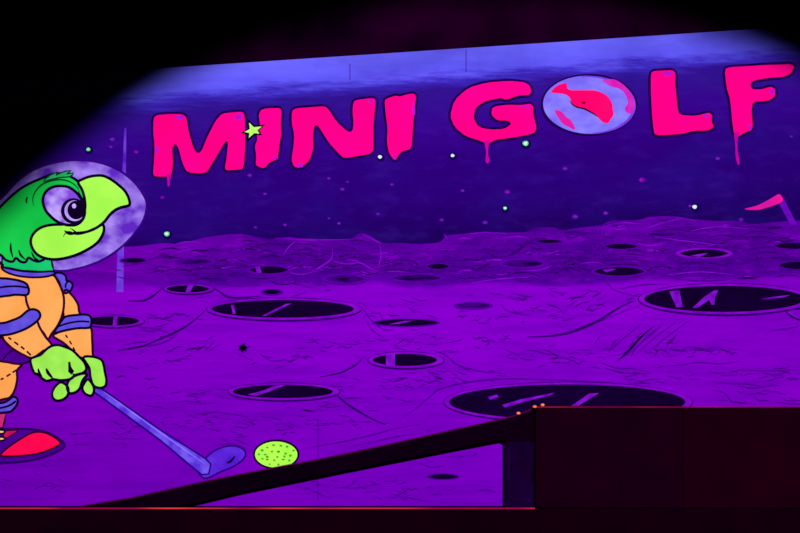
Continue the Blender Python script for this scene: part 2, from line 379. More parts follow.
crater(724, 299, 80, 13, 'biggest dark painted crater at the right edge, with two violet glints', 1.1,
       [[(669, 291.5), (679, 290.5), (682.5, 307), (676, 307.5)], [(692, 308), (697, 308), (709, 300), (711, 305), (714, 305), (714.5, 298), (718, 290), (713, 291), (704, 297)], [(760, 299.5), (772, 297), (790, 295), (784, 297.4), (770, 299)]])
crater(567, 402, 118, 17.5, 'widest dark painted crater, cut off by the top of the dark box', 1.0,
       [[(488, 397), (497, 394.5), (499, 397), (490, 400)], [(502, 405), (520, 399.5), (555, 392.5), (550, 395.5), (525, 401.5), (505, 407.5)], [(571, 406), (578, 406), (599, 393), (589, 393.5)]])
crater(283, 391.5, 50, 6.6, 'long dark painted crater directly above the painted golf ball', .8, [[(248, 394.5), (262, 391), (276, 385.5), (286, 385.2), (270, 391.5), (256, 396)]])
crater(405, 360, 32, 6, 'medium dark painted crater at the centre of the moon ground, with one broad violet gap', .9, [[(386, 354.5), (395, 354), (395, 366), (386, 365.5)]])
crater(112, 321, 27, 4.6, 'dark painted crater touching the turtle\'s far elbow', .5, [[(114, 316.6), (118, 316.4), (117, 325.5), (113, 325.5)]])
crater(188, 289, 21, 3.6, 'small dark painted crater right of the pale streak, split by a pale gap', .3, [[(188, 285.4), (194, 285.6), (190, 292.4), (186, 292)]])
crater(406, 322.6, 32, 3.4, 'thin dark painted crater just right of the large left crater', 0, [[(388, 324.5), (404, 321), (414, 320.6), (400, 324)]], rim=.4)
crater(473, 305.5, 17, 2.8, 'small painted crater between the two largest upper craters, dark centre', 0, shallow=True, rim=.6)
crater(134, 260.5, 12, 2.4, 'small dark painted crater just under the helmet\'s right edge', 0, rim=.5)
crater(195, 262, 18, 2.8, 'faint flat painted crater beneath the bright green star speck', 0, shallow=True, rim=.6)
crater(269, 270, 19, 3.6, 'dark painted crater directly above the large left crater', 0, [[(255, 267), (260, 267), (262, 273), (257, 273)]], rim=.8)
crater(272, 292, 9, 2.4, 'tiny dark painted crater at the upper rim of the large left crater', 0, rim=.5)
crater(345, 279, 19, 3.6, 'shallow ringed painted crater above the right end of the large left crater', 0, shallow=True, rim=1)
crater(417, 278, 24, 3.2, 'shallow painted crater in the dark far band, above the thin dark one', 0, shallow=True, rim=.8)
crater(438, 266.5, 11, 2.6, 'small dark painted crater below the drip of letter G, left of it', 0, rim=.4)
crater(523, 263.5, 20, 3.6, 'ringed painted crater on the mound in the middle of the far band', 0, shallow=True, rim=1.2)
crater(549, 241.5, 13, 1.7, 'narrow dark painted crater near the horizon below the planet', 0, rim=.4)
crater(619, 271.5, 25, 4.2, 'dark painted crater just up-left of the biggest right crater', 0, [[(602, 270), (612, 268.6), (616, 269.5), (606, 272.5)]], rim=.7)
crater(621, 246.5, 16, 2.6, 'dark painted crater below letter L, stacked over a wider one', 0, rim=.4)
crater(704, 253.5, 24, 4, 'ringed painted crater directly above the biggest right crater', 0, [[(690, 256), (700, 254), (708, 253), (700, 257)]], shallow=False, rim=1.1)
crater(662, 234.5, 14, 1.7, 'narrow painted crater at the horizon below letter L', 0, rim=.3, shallow=True)
crater(794, 246, 20, 3, 'dark painted crater under the foot of the flag pole', 0, rim=.4)
crater(797, 265.5, 18, 3.8, 'dark painted crater cut by the right frame edge, above the biggest crater\'s tip', 0, rim=.4)
crater(768, 227.5, 15, 1.8, 'narrow painted crater just below the pink flag', 0, rim=.3, shallow=True)
crater(443, 476.5, 15, 2.6, 'small dark painted slot seen under the dark ramp beam', 0, rim=.3)
t = Paint(); t.stroke(catmull([(786, 311), (800, 309), (815, 310), (818, 316), (806, 321), (794, 318)]), 1.6, LINE2, 0.0045, closed=True)
t.fill([(788, 312), (796, 313), (800, 319), (793, 317)], GLINT, 0.004); tag(t.build('painted_crater'), 'small open crater outline right below the biggest crater, at frame edge', 'crater', CR)

# ------------------------------------------------------------------ title lettering
LET = 'dripping pink letters of the title'
def letter(pts, label, patches=(), drips=()):
    p = chaikin(pts, 1)
    t = empty('painted_letter', sum(a for a, b in pts) / len(pts), max(b for a, b in pts)); tag(t, label, 'letter', LET)
    q = Paint(); q.stroke(p, 5, paint('letter_halo_paint', (34, 0, 82), (22, 0, 58), 10), 0.0030, closed=True); q.build('dark_halo', t)
    q = Paint(); q.fill(p, PINK, 0.0056)
    for c in patches: q.fill(ell(*c, 20, 0, .15), paint('violet_smudge_paint', (196, 0, 176), (150, 30, 200), 30), 0.0063)
    q.build('letter_face', t)
    for d in drips: Paint().fill(catmull(d, True, 3), paint('pink_drip_paint', (206, 0, 150), (178, 0, 150), 20), 0.0066).build('paint_drip', t)
    return t
letter([(154, 117.7), (158, 115.2), (171, 114.4), (183, 114.6), (186.6, 117.7), (188.4, 130.8), (192.9, 146.5), (196.3, 153.3), (201.2, 152.8), (207.5, 137.5), (215.4, 121.8), (222, 113.9), (232, 112.8), (242.4, 112.1), (244.8, 115), (245.3, 144.3),
        (243.8, 169), (236, 170), (226.6, 170.6), (225, 167.9), (227, 158), (228.4, 142), (225.5, 141.5), (219.9, 151), (212, 164), (207.5, 171.6), (203, 173.5), (187.3, 172.6), (182.8, 163.4), (178.7, 147.6), (175.4, 143.6), (172, 148.8), (173, 160), (172.6, 169),
        (171, 175.8), (167, 176.8), (154.6, 176.6), (153.3, 173.5), (154.6, 160), (154.9, 144.3), (153.4, 131)],
       'hot pink letter M, leftmost letter of the title, with a short drip', [(180, 117.5, 5, 2.2), (239, 117, 4, 3), (157, 150, 1.6, 4)], [[(167, 175), (171, 175), (170.2, 181), (170, 185.5), (168, 186.4), (167.6, 181)]])
letter([(259, 115), (261, 110.4), (265, 109), (272, 108.6), (279.5, 108.3), (282, 111.6), (280.5, 122), (281.3, 135.3), (279.5, 144.3), (278.6, 152), (277.7, 158.9), (269.4, 162.7), (264.5, 168.4), (260.4, 167.4), (255.9, 165.6), (256.6, 156), (255, 146.5), (257.6, 140), (257, 133), (260.4, 126.3)],
       'hot pink letter I with the lime star at its upper left', [(276, 158, 2.5, 1.5)])
letter([(292, 111.6), (295.8, 108.7), (310, 107.6), (325, 106.6), (328.8, 110), (336.3, 121.8), (347.5, 132.2), (352.4, 131.9), (353.8, 124), (352.6, 112), (353.4, 102.6), (356.5, 100.2), (373.4, 98.4), (375.8, 100.4), (374.6, 112), (373.4, 124), (373.6, 140), (372.9, 153.3),
        (358.8, 156), (344.1, 158.4), (338.5, 153.3), (328.4, 142), (318.3, 125.6), (314.4, 125.1), (312.6, 137.5), (313.3, 148.8), (309.3, 161.1), (300.3, 168.3), (294, 166.8), (291.6, 160), (293.6, 148), (294.6, 135), (291.8, 123)],
       'hot pink letter N in the middle of the first title word', [(300, 165.5, 4, 2), (371, 101.6, 3, 1.5)])
letter([(384.6, 100.6), (388, 98.4), (396, 96), (400, 97), (406, 95), (413.9, 93.8), (416.1, 97), (415, 106), (413.9, 115), (412.4, 132), (411.6, 149), (401.5, 151.5), (398, 156), (394.8, 161), (389.1, 153.7), (386.9, 142), (387.8, 128.5), (385.6, 112.8)],
       'hot pink letter I with a pointed foot, last of the word MINI', [(414, 110, 1.4, 6), (394.5, 157, 1.8, 2)])
letter([(529.4, 85.9), (531, 91), (530.1, 94.9), (516.6, 96), (506.5, 100), (499.8, 98), (484, 101.6), (475, 108.4), (473.2, 118.5), (478.4, 127.5), (490.8, 130), (504.3, 129.3), (511.8, 124.1), (507.6, 120.6), (497.5, 120.8), (491.2, 115.1), (492.6, 107), (508.8, 105), (520, 105.5), (532.6, 103.9),
        (533.3, 116.3), (536.4, 127.5), (534.6, 133.3), (520, 136.5), (506, 138.6), (495.3, 139.9), (489.6, 143.3), (485.1, 143.3), (480.6, 141), (466, 136.5), (454.8, 127.5), (450, 116.3), (454.4, 100.5), (468.3, 88.1), (486.3, 83), (508.8, 81.2), (524.5, 82.6)],
       'hot pink rounded letter G with a long drip', [(474, 94, 1.6, 1), (526, 107, 5, 1)], [[(484.6, 141), (490, 141), (488.2, 147), (488, 155), (489.6, 161), (487.4, 163.4), (485.4, 161), (486, 152)]])
letter([(650.8, 73.6), (653.5, 71.4), (662, 71), (672.6, 70.5), (675.2, 73.6), (674.6, 83), (675.8, 92.8), (677.1, 108.5), (679.6, 115.5), (696.3, 116.2), (708.6, 112.8), (711.8, 115.3), (711, 121), (713.3, 127.6), (707.5, 130.8), (694, 130.8), (682, 134), (673.8, 134.6), (654.6, 135.7), (653, 126.5), (652, 115), (651.3, 104), (650.6, 88)],
       'hot pink letter L right of the painted planet', [(668, 74, 5, 2.4), (706, 116, 3, 1.6)])
letter([(724.4, 69.6), (730, 67.4), (748, 66.6), (766, 65.2), (780, 65), (789.6, 64.4), (794, 66.6), (790.8, 73.6), (784, 77), (766, 78.3), (752.5, 81), (749.4, 85.5), (752.5, 90), (762, 89.6), (770.5, 86.9), (774.8, 89.4), (774.8, 96.1), (769.4, 100.8), (752.5, 101.8), (751, 110.8), (752.7, 128.8), (745.8, 132.3), (738.5, 136),
        (734, 135), (732.3, 124.3), (730, 99.5), (726.4, 88.3)],
       'hot pink letter F at the far right end of the title, long thin drip below', [(772, 92, 2.6, 3), (750, 128, 2, 3)], [[(734, 133), (739, 133), (737.2, 140), (737, 149), (738.4, 158), (739.2, 163.6), (737.2, 164.6), (735.2, 156), (735, 146)]])

# planet standing in for the letter O
t = empty('painted_planet', 589, 134); tag(t, 'pale blue and red painted planet in place of the letter O in GOLF', 'planet')
PB = paint('pale_blue_planet_paint', (134, 126, 240), (112, 96, 226), 7, (1, 1, 1.6))
q = Paint(); q.fill(ell(589, 105, 48.5, 31), paint('planet_shadow_paint', (34, 0, 84), (26, 0, 70), 10), 0.0030); q.fill(ell(589, 105, 46, 29, 64, 2), PB, 0.0040)
q.stroke(ell(589, 105, 45.2, 28.3, 64, 2)[46:64] + ell(589, 105, 45.2, 28.3, 64, 2)[0:16], 3, paint('planet_violet_rim_paint', (120, 60, 216), (96, 50, 206), 8), 0.0046, taper=True); q.build('planet_disc', t)
RED = paint('planet_red_paint', (255, 8, 108), (246, 0, 96), 6)
def land(pts, m): return Paint().fill(catmull(pts, True, 3), m, 0.0052).build('landmass', t)
land([(551, 92.5), (556, 86.5), (562, 84), (566.5, 83.4), (567.5, 89), (573, 90.5), (586, 90.5), (596, 91), (606.5, 95.6), (612, 104), (612.6, 110), (613.3, 115.3), (610, 120), (607.6, 123.6), (602, 122), (598, 118), (595.3, 115.3), (590, 112), (584, 109.5), (578, 107.5), (572, 104.5), (569.4, 97.6), (564, 94.5), (557, 93.4)], RED)
land([(554.8, 111), (558, 110.6), (561.5, 112), (566, 117), (571, 121), (575, 128.5), (573, 129.6), (569.4, 127.6), (564, 125), (561, 122), (557, 116)], paint('planet_pink_paint', (226, 20, 140), (200, 30, 160), 14))
land([(602, 80.6), (609, 79.4), (616, 80.3), (624.5, 86), (630, 93), (634, 101), (634, 108), (631, 113.5), (627, 113), (624.5, 109), (627.5, 104), (626.8, 98.4), (624, 93), (619, 89), (613, 87.4), (608, 85.4)], paint('planet_violet_land_paint', (204, 24, 170), (186, 60, 200), 10))
q = Paint(); q.stroke(C((570, 101), (572, 104.5), (577, 107.4), (584, 109), (590, 112), (595, 115), (597, 117)), 1.6, INK, 0.0060, taper=True); q.fill(ell(583.6, 103, 2.4, 1.6, 12), paint('dark_red_paint', (150, 0, 60), None, 9), 0.0060); q.build('dark_coastline', t)

# lime star between M and I
t = empty('painted_star', 253.5, 138); tag(t, 'lime green five-pointed star overlapping the pink letters M and I', 'star')
st = [(249.2, 123), (254.2, 127.6), (262, 126.8), (257.6, 130.6), (259.6, 134), (254.4, 133.6), (249, 138.4), (249.6, 133.4), (244.6, 132.4), (250, 129.4)]
cs = (253.3, 130.7)
Paint().fill([(cs[0] + (a - cs[0]) * 1.42, cs[1] + (b - cs[1]) * 1.55) for a, b in st], INK, 0.0070).build('star_outline', t)
Paint().fill(st, paint('lime_star_paint', (196, 246, 120), (172, 236, 90), 30), 0.0078).build('star_face', t)

# star specks
SG = 'small star specks in the painted night sky'
GRN = paint('green_speck_paint', (120, 232, 160), (90, 205, 120), 60); WHT = paint('white_speck_paint', (206, 226, 240), (180, 200, 235), 60)
VIO = paint('violet_speck_paint', (112, 34, 172), (84, 16, 150), 90); MAG = paint('magenta_speck_paint', (146, 20, 172), (110, 0, 156), 90)
HAL = paint('speck_halo_paint', (18, 4, 70), (26, 0, 80), 20)
for x, y, r, m, lab in [
    (88.5, 149.5, 2.2, GRN, 'pale green star speck above the turtle\'s helmet'), (167, 234, 2.8, GRN, 'bright green star speck just above the horizon below letter M'),
    (380, 157, 2.1, WHT, 'white star speck at the foot between N and I'), (452.6, 155.7, 1.9, WHT, 'white star speck left of the drip of G'),
    (525.5, 143.5, 3.0, GRN, 'bright green star speck under the right side of letter G'), (505, 208.3, 1.9, GRN, 'small pale green speck low in the sky, below letter G'),
    (694.5, 207, 2.3, WHT, 'white star speck low in the sky below letter L'), (112.5, 139.5, 3.2, VIO, 'faint broad violet speck up-left of the pale streak\'s top'),
    (111, 147, 2.2, VIO, 'faint violet speck just right of the pale green one above the helmet'), (136.5, 152, 2.6, MAG, 'magenta speck between the pale streak and letter M'),
    (162.5, 197.5, 2.1, MAG, 'magenta speck below the drip of letter M'), (249.8, 175.6, 2.6, VIO, 'violet speck just below the right leg of letter M'),
    (265, 194, 2, VIO, 'violet speck below the first letter I'), (285, 225, 2, VIO, 'violet speck near the horizon, left of letter N\'s column'), (255.5, 227.5, 1.8, VIO, 'violet speck near the horizon below the lime star'),
    (328.8, 178.5, 2, VIO, 'uppermost of three faint specks below letter N, at their left'), (347.4, 182, 1.6, VIO, 'rightmost of three faint specks below letter N'), (342.4, 189.4, 2.4, VIO, 'lowest of three faint specks below letter N'),
    (392, 184.6, 2, VIO, 'faint speck below the pointed foot of the second I'), (378, 214, 2, VIO, 'faint speck low in the sky, below second I'), (339, 223.4, 2, VIO, 'faint speck just above the horizon, below letter N'),
    (441.5, 220, 2.2, VIO, 'violet speck just above the horizon, left of G\'s drip'), (462.5, 190.8, 2, VIO, 'faint speck in the sky below the left of G'), (507.3, 192, 3, MAG, 'broad magenta speck right above the small pale green one'),
    (485, 222.6, 2.6, VIO, 'violet speck at the horizon directly below the drip of G'), (564.8, 168.8, 2.8, VIO, 'violet speck directly below the painted planet'), (642, 180, 3.6, MAG, 'largest magenta speck, below and left of letter L'),
    (717.5, 158.6, 2.6, VIO, 'violet speck left of the drip of letter F'), (791, 136.6, 1.8, VIO, 'small pale speck at the right edge below letter F'), (575, 216.8, 3.2, VIO, 'larger of two violet specks at the horizon below the planet'),
    (605.6, 213.2, 2.6, VIO, 'violet speck near the horizon, right of the larger one'), (740.8, 219.6, 2.4, VIO, 'faint speck left below the pink flag'), (690, 206, 2.2, VIO, 'faint violet smudge touching the white speck below letter L'), (329, 138.5 + 80, 1.5, VIO, 'tiny faint speck above the horizon crest left of centre')]:
    q = Paint(); s = random.random() * 60
    if m in (GRN, WHT): q.fill(ell(x + .6, y + .8, r + 2, r + 1.8, 16), HAL, 0.0029)
    vio = m in (VIO, MAG)
    if vio: q.fill(ell(x, y, r * 1.15, r * .85, 16), paint('speck_glow_paint', (66, 8, 140), (54, 4, 126), 60), 0.0030)
    q.fill(ell(x, y, r * (.75 if vio else 1.0), r * (.5 if vio else .85), 16, 0, .05), m, 0.0037)
    if m in (GRN, WHT): q.fill(ell(x, y, r * .5, r * .45, 12), paint('bright_speck_paint', (226, 255, 230), None, 60), 0.0044)
    tag(q.build('painted_star_speck'), lab, 'star speck', SG)

# painted flag
t = empty('painted_flag', 790, 225); tag(t, 'pink triangular golf flag on a leaning violet pole at the right edge', 'flag')
Paint().fill([(779, 195), (783, 198), (797, 225), (790, 225), (777, 200)], paint('flag_pole_paint', (112, 16, 186), (92, 0, 170), 10), 0.0040).build('flag_pole', t)
Paint().fill(catmull([(744, 209.2), (756, 206), (768, 200.2), (777.5, 194.6), (780.6, 195.6), (782.8, 200), (780, 203), (774.5, 205.3), (766, 208), (757, 210.2)], True, 3), paint('flag_pink_paint', (236, 20, 150), (200, 20, 150), 12), 0.0050).build('flag_cloth', t)

# ------------------------------------------------------------------ the turtle
TU = empty('painted_turtle', 30, 462)
tag(TU, 'painted cartoon turtle in a space helmet and orange suit, bent over to putt', 'turtle')
GREEN = paint('green_skin_paint', (26, 206, 78), (18, 186, 66), 3.5); NECK = paint('neck_green_paint', (22, 204, 116), (20, 186, 100), 5)
LIME = paint('lime_beak_paint', (170, 248, 84), (156, 240, 74), 5); GLOVE = paint('lime_glove_paint', (164, 240, 88), (146, 226, 76), 12)
ORANGE = paint('orange_suit_paint', (255, 172, 92), (252, 160, 78), 5); BAND = paint('violet_band_paint', (104, 88, 226), (86, 64, 208), 9)
HELM = paint('helmet_glass_paint', (170, 138, 240), (92, 38, 188), 6.5, (1, 1, 1.3), 4, .38, .66); EYEW = paint('eye_paint', (186, 160, 246), (126, 70, 216), 9, (1, 1, 1.2), 3, .4, .6)
REDS = paint('red_shoe_paint', (255, 16, 84), (250, 6, 76), 5); SHP = paint('violet_shoe_paint', (78, 0, 150), (68, 0, 138), 6); SUITINK = paint('maroon_outline_paint', (52, 0, 40), (40, 0, 36), 9)
def tp(name, pts, mat, d, ow=2.4, ink=None, extra=(), parent=None, label=None, k=4, smooth=True):
    q = Paint(); q.shape(catmull(pts, True, k) if smooth else pts, mat, d, ow, ink)
    for kind, *a in extra:
        if kind == 's': q.stroke(C(*a[0]), a[1], a[2] if len(a) > 2 else (ink or INK), d + 0.0016, taper=len(a) > 3)
        else: q.fill(a[0], a[1], d + 0.0016)
    o = q.build(name, parent or TU)
    if label: o['label'] = label
    return o
tp('helmet', [(-22, 236), (-16, 214), (4, 196), (18, 181), (34, 170), (52, 163.5), (70, 160.5), (88, 160.8), (104, 164), (120, 171), (134, 182), (143, 194), (147, 205), (144, 219), (136, 232), (124, 245), (108, 257), (92, 264.5), (76, 269), (60, 271), (30, 268), (-12, 258)],
   HELM, 0.0040, 2.2, paint('helmet_edge_paint', (58, 6, 130), (44, 0, 110), 8), label='translucent violet round space helmet')
# far arm
FA = tp('arm', [(66, 290), (70, 293), (74.5, 298), (78.5, 305), (80.5, 314), (91, 327), (92.5, 340), (93, 352), (92.5, 358), (82, 358), (74, 352), (64, 343), (53.5, 336), (60, 331), (64, 318), (62, 300)], ORANGE, 0.0066, 2.4, SUITINK,
        [('s', [(66, 335), (68, 338)], 1.6), ('s', [(70, 341), (72, 344.5)], 1.6), ('s', [(73.5, 347.5), (75.5, 351)], 1.6)], label='orange far arm sleeve')
tp('shoulder_ring', [(55, 274.5), (61, 273), (66, 276), (67, 281), (70, 281.5), (73, 284.5), (71.5, 290), (66, 293.5), (62, 290), (60, 283)], BAND, 0.0070, 2.2, None, [('s', [(66, 288), (66.5, 284), (70, 280.5)], 1.8)], FA)
tp('elbow_ring', [(62, 321), (66, 316.8), (76, 315.2), (87, 314.8), (91.5, 318), (91.5, 325), (89, 328), (78, 328.4), (66, 330.5), (55, 333), (58, 327)], BAND, 0.0076, 2.4, None, [('s', [(58, 327), (68, 323.5), (80, 321.5), (90, 322)], 1.8, INK)], FA)
# torso
tp('torso', [(-30, 284), (-14, 268), (2, 264), (5, 269.5), (22, 273), (44, 275), (54, 275.5), (59, 283), (63, 292), (64.5, 302), (63, 314), (58.5, 325), (52, 334), (48, 339), (40, 330), (20, 334), (-10, 332), (-28, 316)], ORANGE, 0.0074, 2.4, SUITINK, label='orange space suit torso')
tp('shorts', [(-24, 336), (8, 340), (24, 352), (31, 358), (26, 363), (10, 364), (-24, 363)], paint('violet_shorts_paint', (84, 0, 150), (72, 0, 140), 8), 0.0044, 1.8, None, [('s', [(3, 360), (8, 354), (13, 350)], 1.4)])
tp('trouser_leg', [(-24, 361), (4, 361.8), (13, 363.4), (21.5, 364.4), (22, 365.5), (17.5, 370.5), (17.6, 379), (15.5, 389), (11.5, 396), (5, 399), (-24, 401)], ORANGE, 0.0060, 2.4, SUITINK,
   [('s', [(1, 379.5), (4, 378.4)], 1.8), ('s', [(7, 376.5), (11, 374)], 1.8), ('s', [(13, 372.6), (17, 370)], 1.8)], label='orange trouser leg')
tp('ankle_ring', [(-24, 405), (2, 403), (9, 400), (13.5, 396.8), (17.5, 398.5), (17.8, 403.5), (14, 409), (7, 412.4), (-24, 413.5)], BAND, 0.0068, 2.4, None, [('s', [(-6, 409), (4, 407.4), (11, 405), (16.5, 401)], 2.0, INK)])
tp('sock', [(-24, 413.5), (6, 413), (5, 421), (3, 428), (-24, 430)], paint('pink_sock_paint', (214, 60, 130), (190, 30, 110), 12), 0.0052, 2.2, SUITINK, smooth=False)
SH = tp('shoe', [(-24, 430), (6, 429), (22, 428.8), (38, 430), (50, 433.5), (60, 439.3), (65, 444), (63.5, 448), (56, 452.4), (42, 457.8), (24, 461.4), (4, 463), (-24, 463)], SHP, 0.0060, 2.2, paint('shoe_edge_paint', (44, 0, 100), (36, 0, 84), 8))
tp('toe_cap', [(1.5, 454), (9, 447), (22, 438.3), (33, 432.6), (43.5, 432.2), (52.5, 435.8), (61, 442.8), (54, 448), (38, 453.8), (16, 456.2), (3, 456.2)], REDS, 0.0076, 2.0, SUITINK, parent=SH, label='bright red toe cap')
tp('shoe_tongue', [(5, 431.4), (12, 430.3), (18.5, 430.4), (13.5, 434.3), (6, 438), (4, 435)], paint('dull_red_shoe_paint', (204, 20, 90), (180, 10, 80), 9), 0.0076, 1.2, SUITINK, parent=SH)
for yy in (431.8, 438.8):
    tp('shoelace', ell(1, yy, 4.6, 1.9, 14), paint('cream_lace_paint', (246, 220, 130), (236, 200, 110), 12), 0.0086, 1.8, INK, parent=SH, smooth=False)
# near arm
NA = tp('arm', [(-24, 292), (8, 294), (24.5, 295), (27, 302), (30, 309.5), (36, 316), (40, 327), (46, 337), (52.5, 346), (44, 351), (33, 358), (24, 355), (13, 348.5), (5, 341), (0, 335), (-24, 333)], ORANGE, 0.0090, 2.4, SUITINK,
        [('s', [(9, 337.5), (12, 339.8)], 1.8), ('s', [(15, 342), (19, 345)], 1.8), ('s', [(21.5, 346.6), (25, 349.4)], 1.8), ('s', [(27.5, 351.4), (31.5, 355.4)], 1.8)], label='orange near arm sleeve')
tp('shoulder_ring', [(-24, 278.8), (2, 278.6), (12, 279.4), (21, 281.2), (27, 284), (28.8, 287.4), (29.6, 291.5), (27, 295.2), (16, 295), (6, 296.3), (-24, 298)], BAND, 0.0098, 2.4, None, [('s', [(-6, 289), (6, 287), (18, 286.6), (28.5, 288)], 1.9, INK)], NA)
tp('elbow_ring', [(-24, 324), (2, 323.4), (12, 320.8), (21, 317), (27.5, 311.5), (33, 309.4), (38.6, 311), (41, 315.4), (38.5, 320.4), (30, 327), (18, 332.4), (4, 335.4), (-24, 336)], BAND, 0.0104, 2.4, None, (), NA)
# head
HD = tp('head', [(-16, 238), (-13, 224), (-4, 213), (3, 205), (13, 195.6), (22, 188.5), (32, 183), (44, 178), (52, 174.8), (62, 174), (72, 177.5), (80, 184), (88, 200), (88, 218), (74, 232), (54, 236), (46, 247), (47, 257), (40, 261.6), (34, 260.6), (29, 258), (26, 262.4), (21, 261.8), (16.5, 258.4), (13, 262), (6, 260), (1, 255), (-10, 252)],
        GREEN, 0.0086, 2.6, None, [('s', [(13.5, 258), (11.5, 250), (11.5, 243)], 2.2, INK, 1), ('s', [(26, 260), (21, 255), (19.6, 250)], 2.2, INK, 1), ('s', [(40, 261), (35, 258), (32, 252)], 2.0, INK, 1),
        ('s', [(34, 206), (33.4, 199), (36, 192), (42, 185.4), (50, 181.6), (60, 180), (70, 182), (77, 187), (80, 192)], 1.8, paint('dark_green_paint', (6, 74, 34), (4, 60, 30), 9), 1), ('s', [(27.4, 204), (27, 200.5), (28, 197)], 2.2, MATS['dark_green_paint'], 1)])
tp('brow_tuft', [(44, 182), (50, 176), (58, 172.6), (56.5, 175.6), (63.5, 172.4), (71.5, 171), (67, 174.6), (74, 173.4), (70.5, 177), (60, 178), (50, 180.4)], paint('pale_green_tuft_paint', (70, 200, 120), (40, 170, 100), 14), 0.0102, 1.3, MATS['dark_green_paint'], parent=HD, k=2)
tp('neck', [(2, 267), (3, 256), (18, 256), (34, 257), (51, 256), (53, 266), (54, 271.8), (40, 272), (22, 271), (8, 268)], NECK, 0.0078, 2.2, None, smooth=False)
tp('collar', [(2, 268), (8, 268.4), (20, 271), (38, 272.2), (53, 271.6), (54.6, 274.4), (46, 277), (32, 277.6), (18, 276), (7, 272.4)], BAND, 0.0094, 2.0)
BK = tp('beak', [(78.8, 182.8), (84, 179.4), (90, 177.2), (97, 176.1), (104, 176.4), (111, 179.6), (118, 184.6), (125, 191), (129, 198), (130.3, 204.6), (127.6, 206.4), (121, 208), (115, 211), (110, 215.6), (105, 222), (98, 227.6), (89, 231.4), (78, 233), (70, 234), (66, 230), (70, 226), (80, 222), (85, 213), (85.6, 202), (83, 191)], LIME, 0.0114, 2.8, label='bright lime upper beak')
tp('lower_jaw', [(52, 225.3), (62, 225), (72, 227), (70, 231), (76, 233.6), (84, 233), (94, 229.8), (103, 225), (104.4, 231), (101, 239), (95, 245.4), (84, 252), (72, 256.8), (58, 259.6), (46, 258.6), (37, 254), (32, 246), (32, 238), (37, 231), (44, 227)], LIME, 0.0106, 2.8, label='bright lime lower jaw')
q = Paint(); q.fill(catmull([(60, 227), (76, 225), (88, 224), (96, 224), (90, 230), (78, 232), (66, 231)]), LIME, 0.0128)
q.stroke(C((64, 237), (66.5, 233.4), (70, 232.2), (75, 234), (80, 234.4), (88, 232.4), (96, 229), (103, 224), (108, 217.4)), 1.9, INK, 0.0136, taper=True)
q.stroke(C((71, 228.6), (76, 232), (80, 234)), 1.4, INK, 0.0136, taper=True); q.build('smile', BK)
EY = tp('eye', [(43.6, 201), (45.6, 194), (50, 189.4), (56, 187), (63, 186.6), (70, 188), (77, 193), (82, 200), (84.6, 208), (84.4, 215), (81, 221), (75, 225), (67, 225.2), (59, 222.6), (51.6, 217), (46, 210)], EYEW, 0.0140, 2.8, label='large lilac eye')
Paint().fill(ell(74, 211.5, 12.3, 12.8, 36), INK, 0.0150).build('iris', EY)
Paint().fill(ell(75.5, 211.3, 10.2, 10.4, 36), paint('pale_iris_paint', (196, 168, 248), (170, 130, 236), 20), 0.0157).build('iris_ring', EY)
Paint().fill(ell(77, 210.6, 8.6, 9.4, 36), INK, 0.0164).build('pupil', EY)
Paint().fill(ell(75, 206.6, 2.1, 2.5, 16), MATS['pale_iris_paint'], 0.0171).build('eye_glint', EY)
Paint().stroke(C((79, 192), (83.4, 200), (85.6, 208), (85.2, 216), (82, 222), (76, 226), (66, 226.4)), 3.0, INK, 0.0178, taper=True).build('beak_edge', EY)
# gloved hands
def finger(par, pts, d): return tp('finger', pts, GLOVE, d, 2.6, None, parent=par)
H2 = tp('glove', [(84, 357.6), (94, 357), (102, 360), (104.4, 366), (105.6, 373), (107, 380), (105.8, 386), (100.4, 388), (94, 385.4), (91, 377), (89.8, 368)], GLOVE, 0.0112, 2.6, label='far lime glove folded over the club grip')
finger(H2, [(88.5, 379.5), (84.2, 384.5), (83, 389), (86, 394), (92, 395.6), (94.6, 391), (93.4, 385)], 0.0118)
H1 = tp('glove', [(31.4, 359.4), (36, 357), (41.4, 355), (46, 350.6), (51.4, 346.6), (58.4, 345.2), (66, 347.2), (73, 350.4), (79, 356), (84.6, 362), (87, 368.4), (84.6, 372.4), (79, 374.4), (75, 375.6), (71.6, 379), (62, 380.4), (54, 379.4), (48, 381), (43, 378.6), (39, 374.6), (35, 372.8), (32.2, 366)], GLOVE, 0.0132, 2.6, None,
        [('s', [(39, 368.5), (40, 372.5), (43, 377)], 2.4, INK, 1), ('s', [(47, 368.5), (49, 373), (54, 379)], 3.2, INK, 1), ('f', [(69, 362), (71, 361.8), (72, 367), (75, 371.5), (72.4, 375), (69, 372)], INK), ('s', [(73, 374), (78, 375), (84, 373)], 2.0, INK, 1)], label='near lime glove with dark knuckle lines')
finger(H1, [(62, 382.4), (56.4, 386), (53, 392), (53.4, 397.6), (58, 400.8), (65, 398.8), (68.8, 394), (68.4, 387)], 0.0120)
finger(H1, [(74, 377), (68.8, 382), (67.8, 388), (70, 393), (75.6, 392.6), (80.4, 388.4), (83, 381), (87.6, 374.4), (82, 374)], 0.0126)

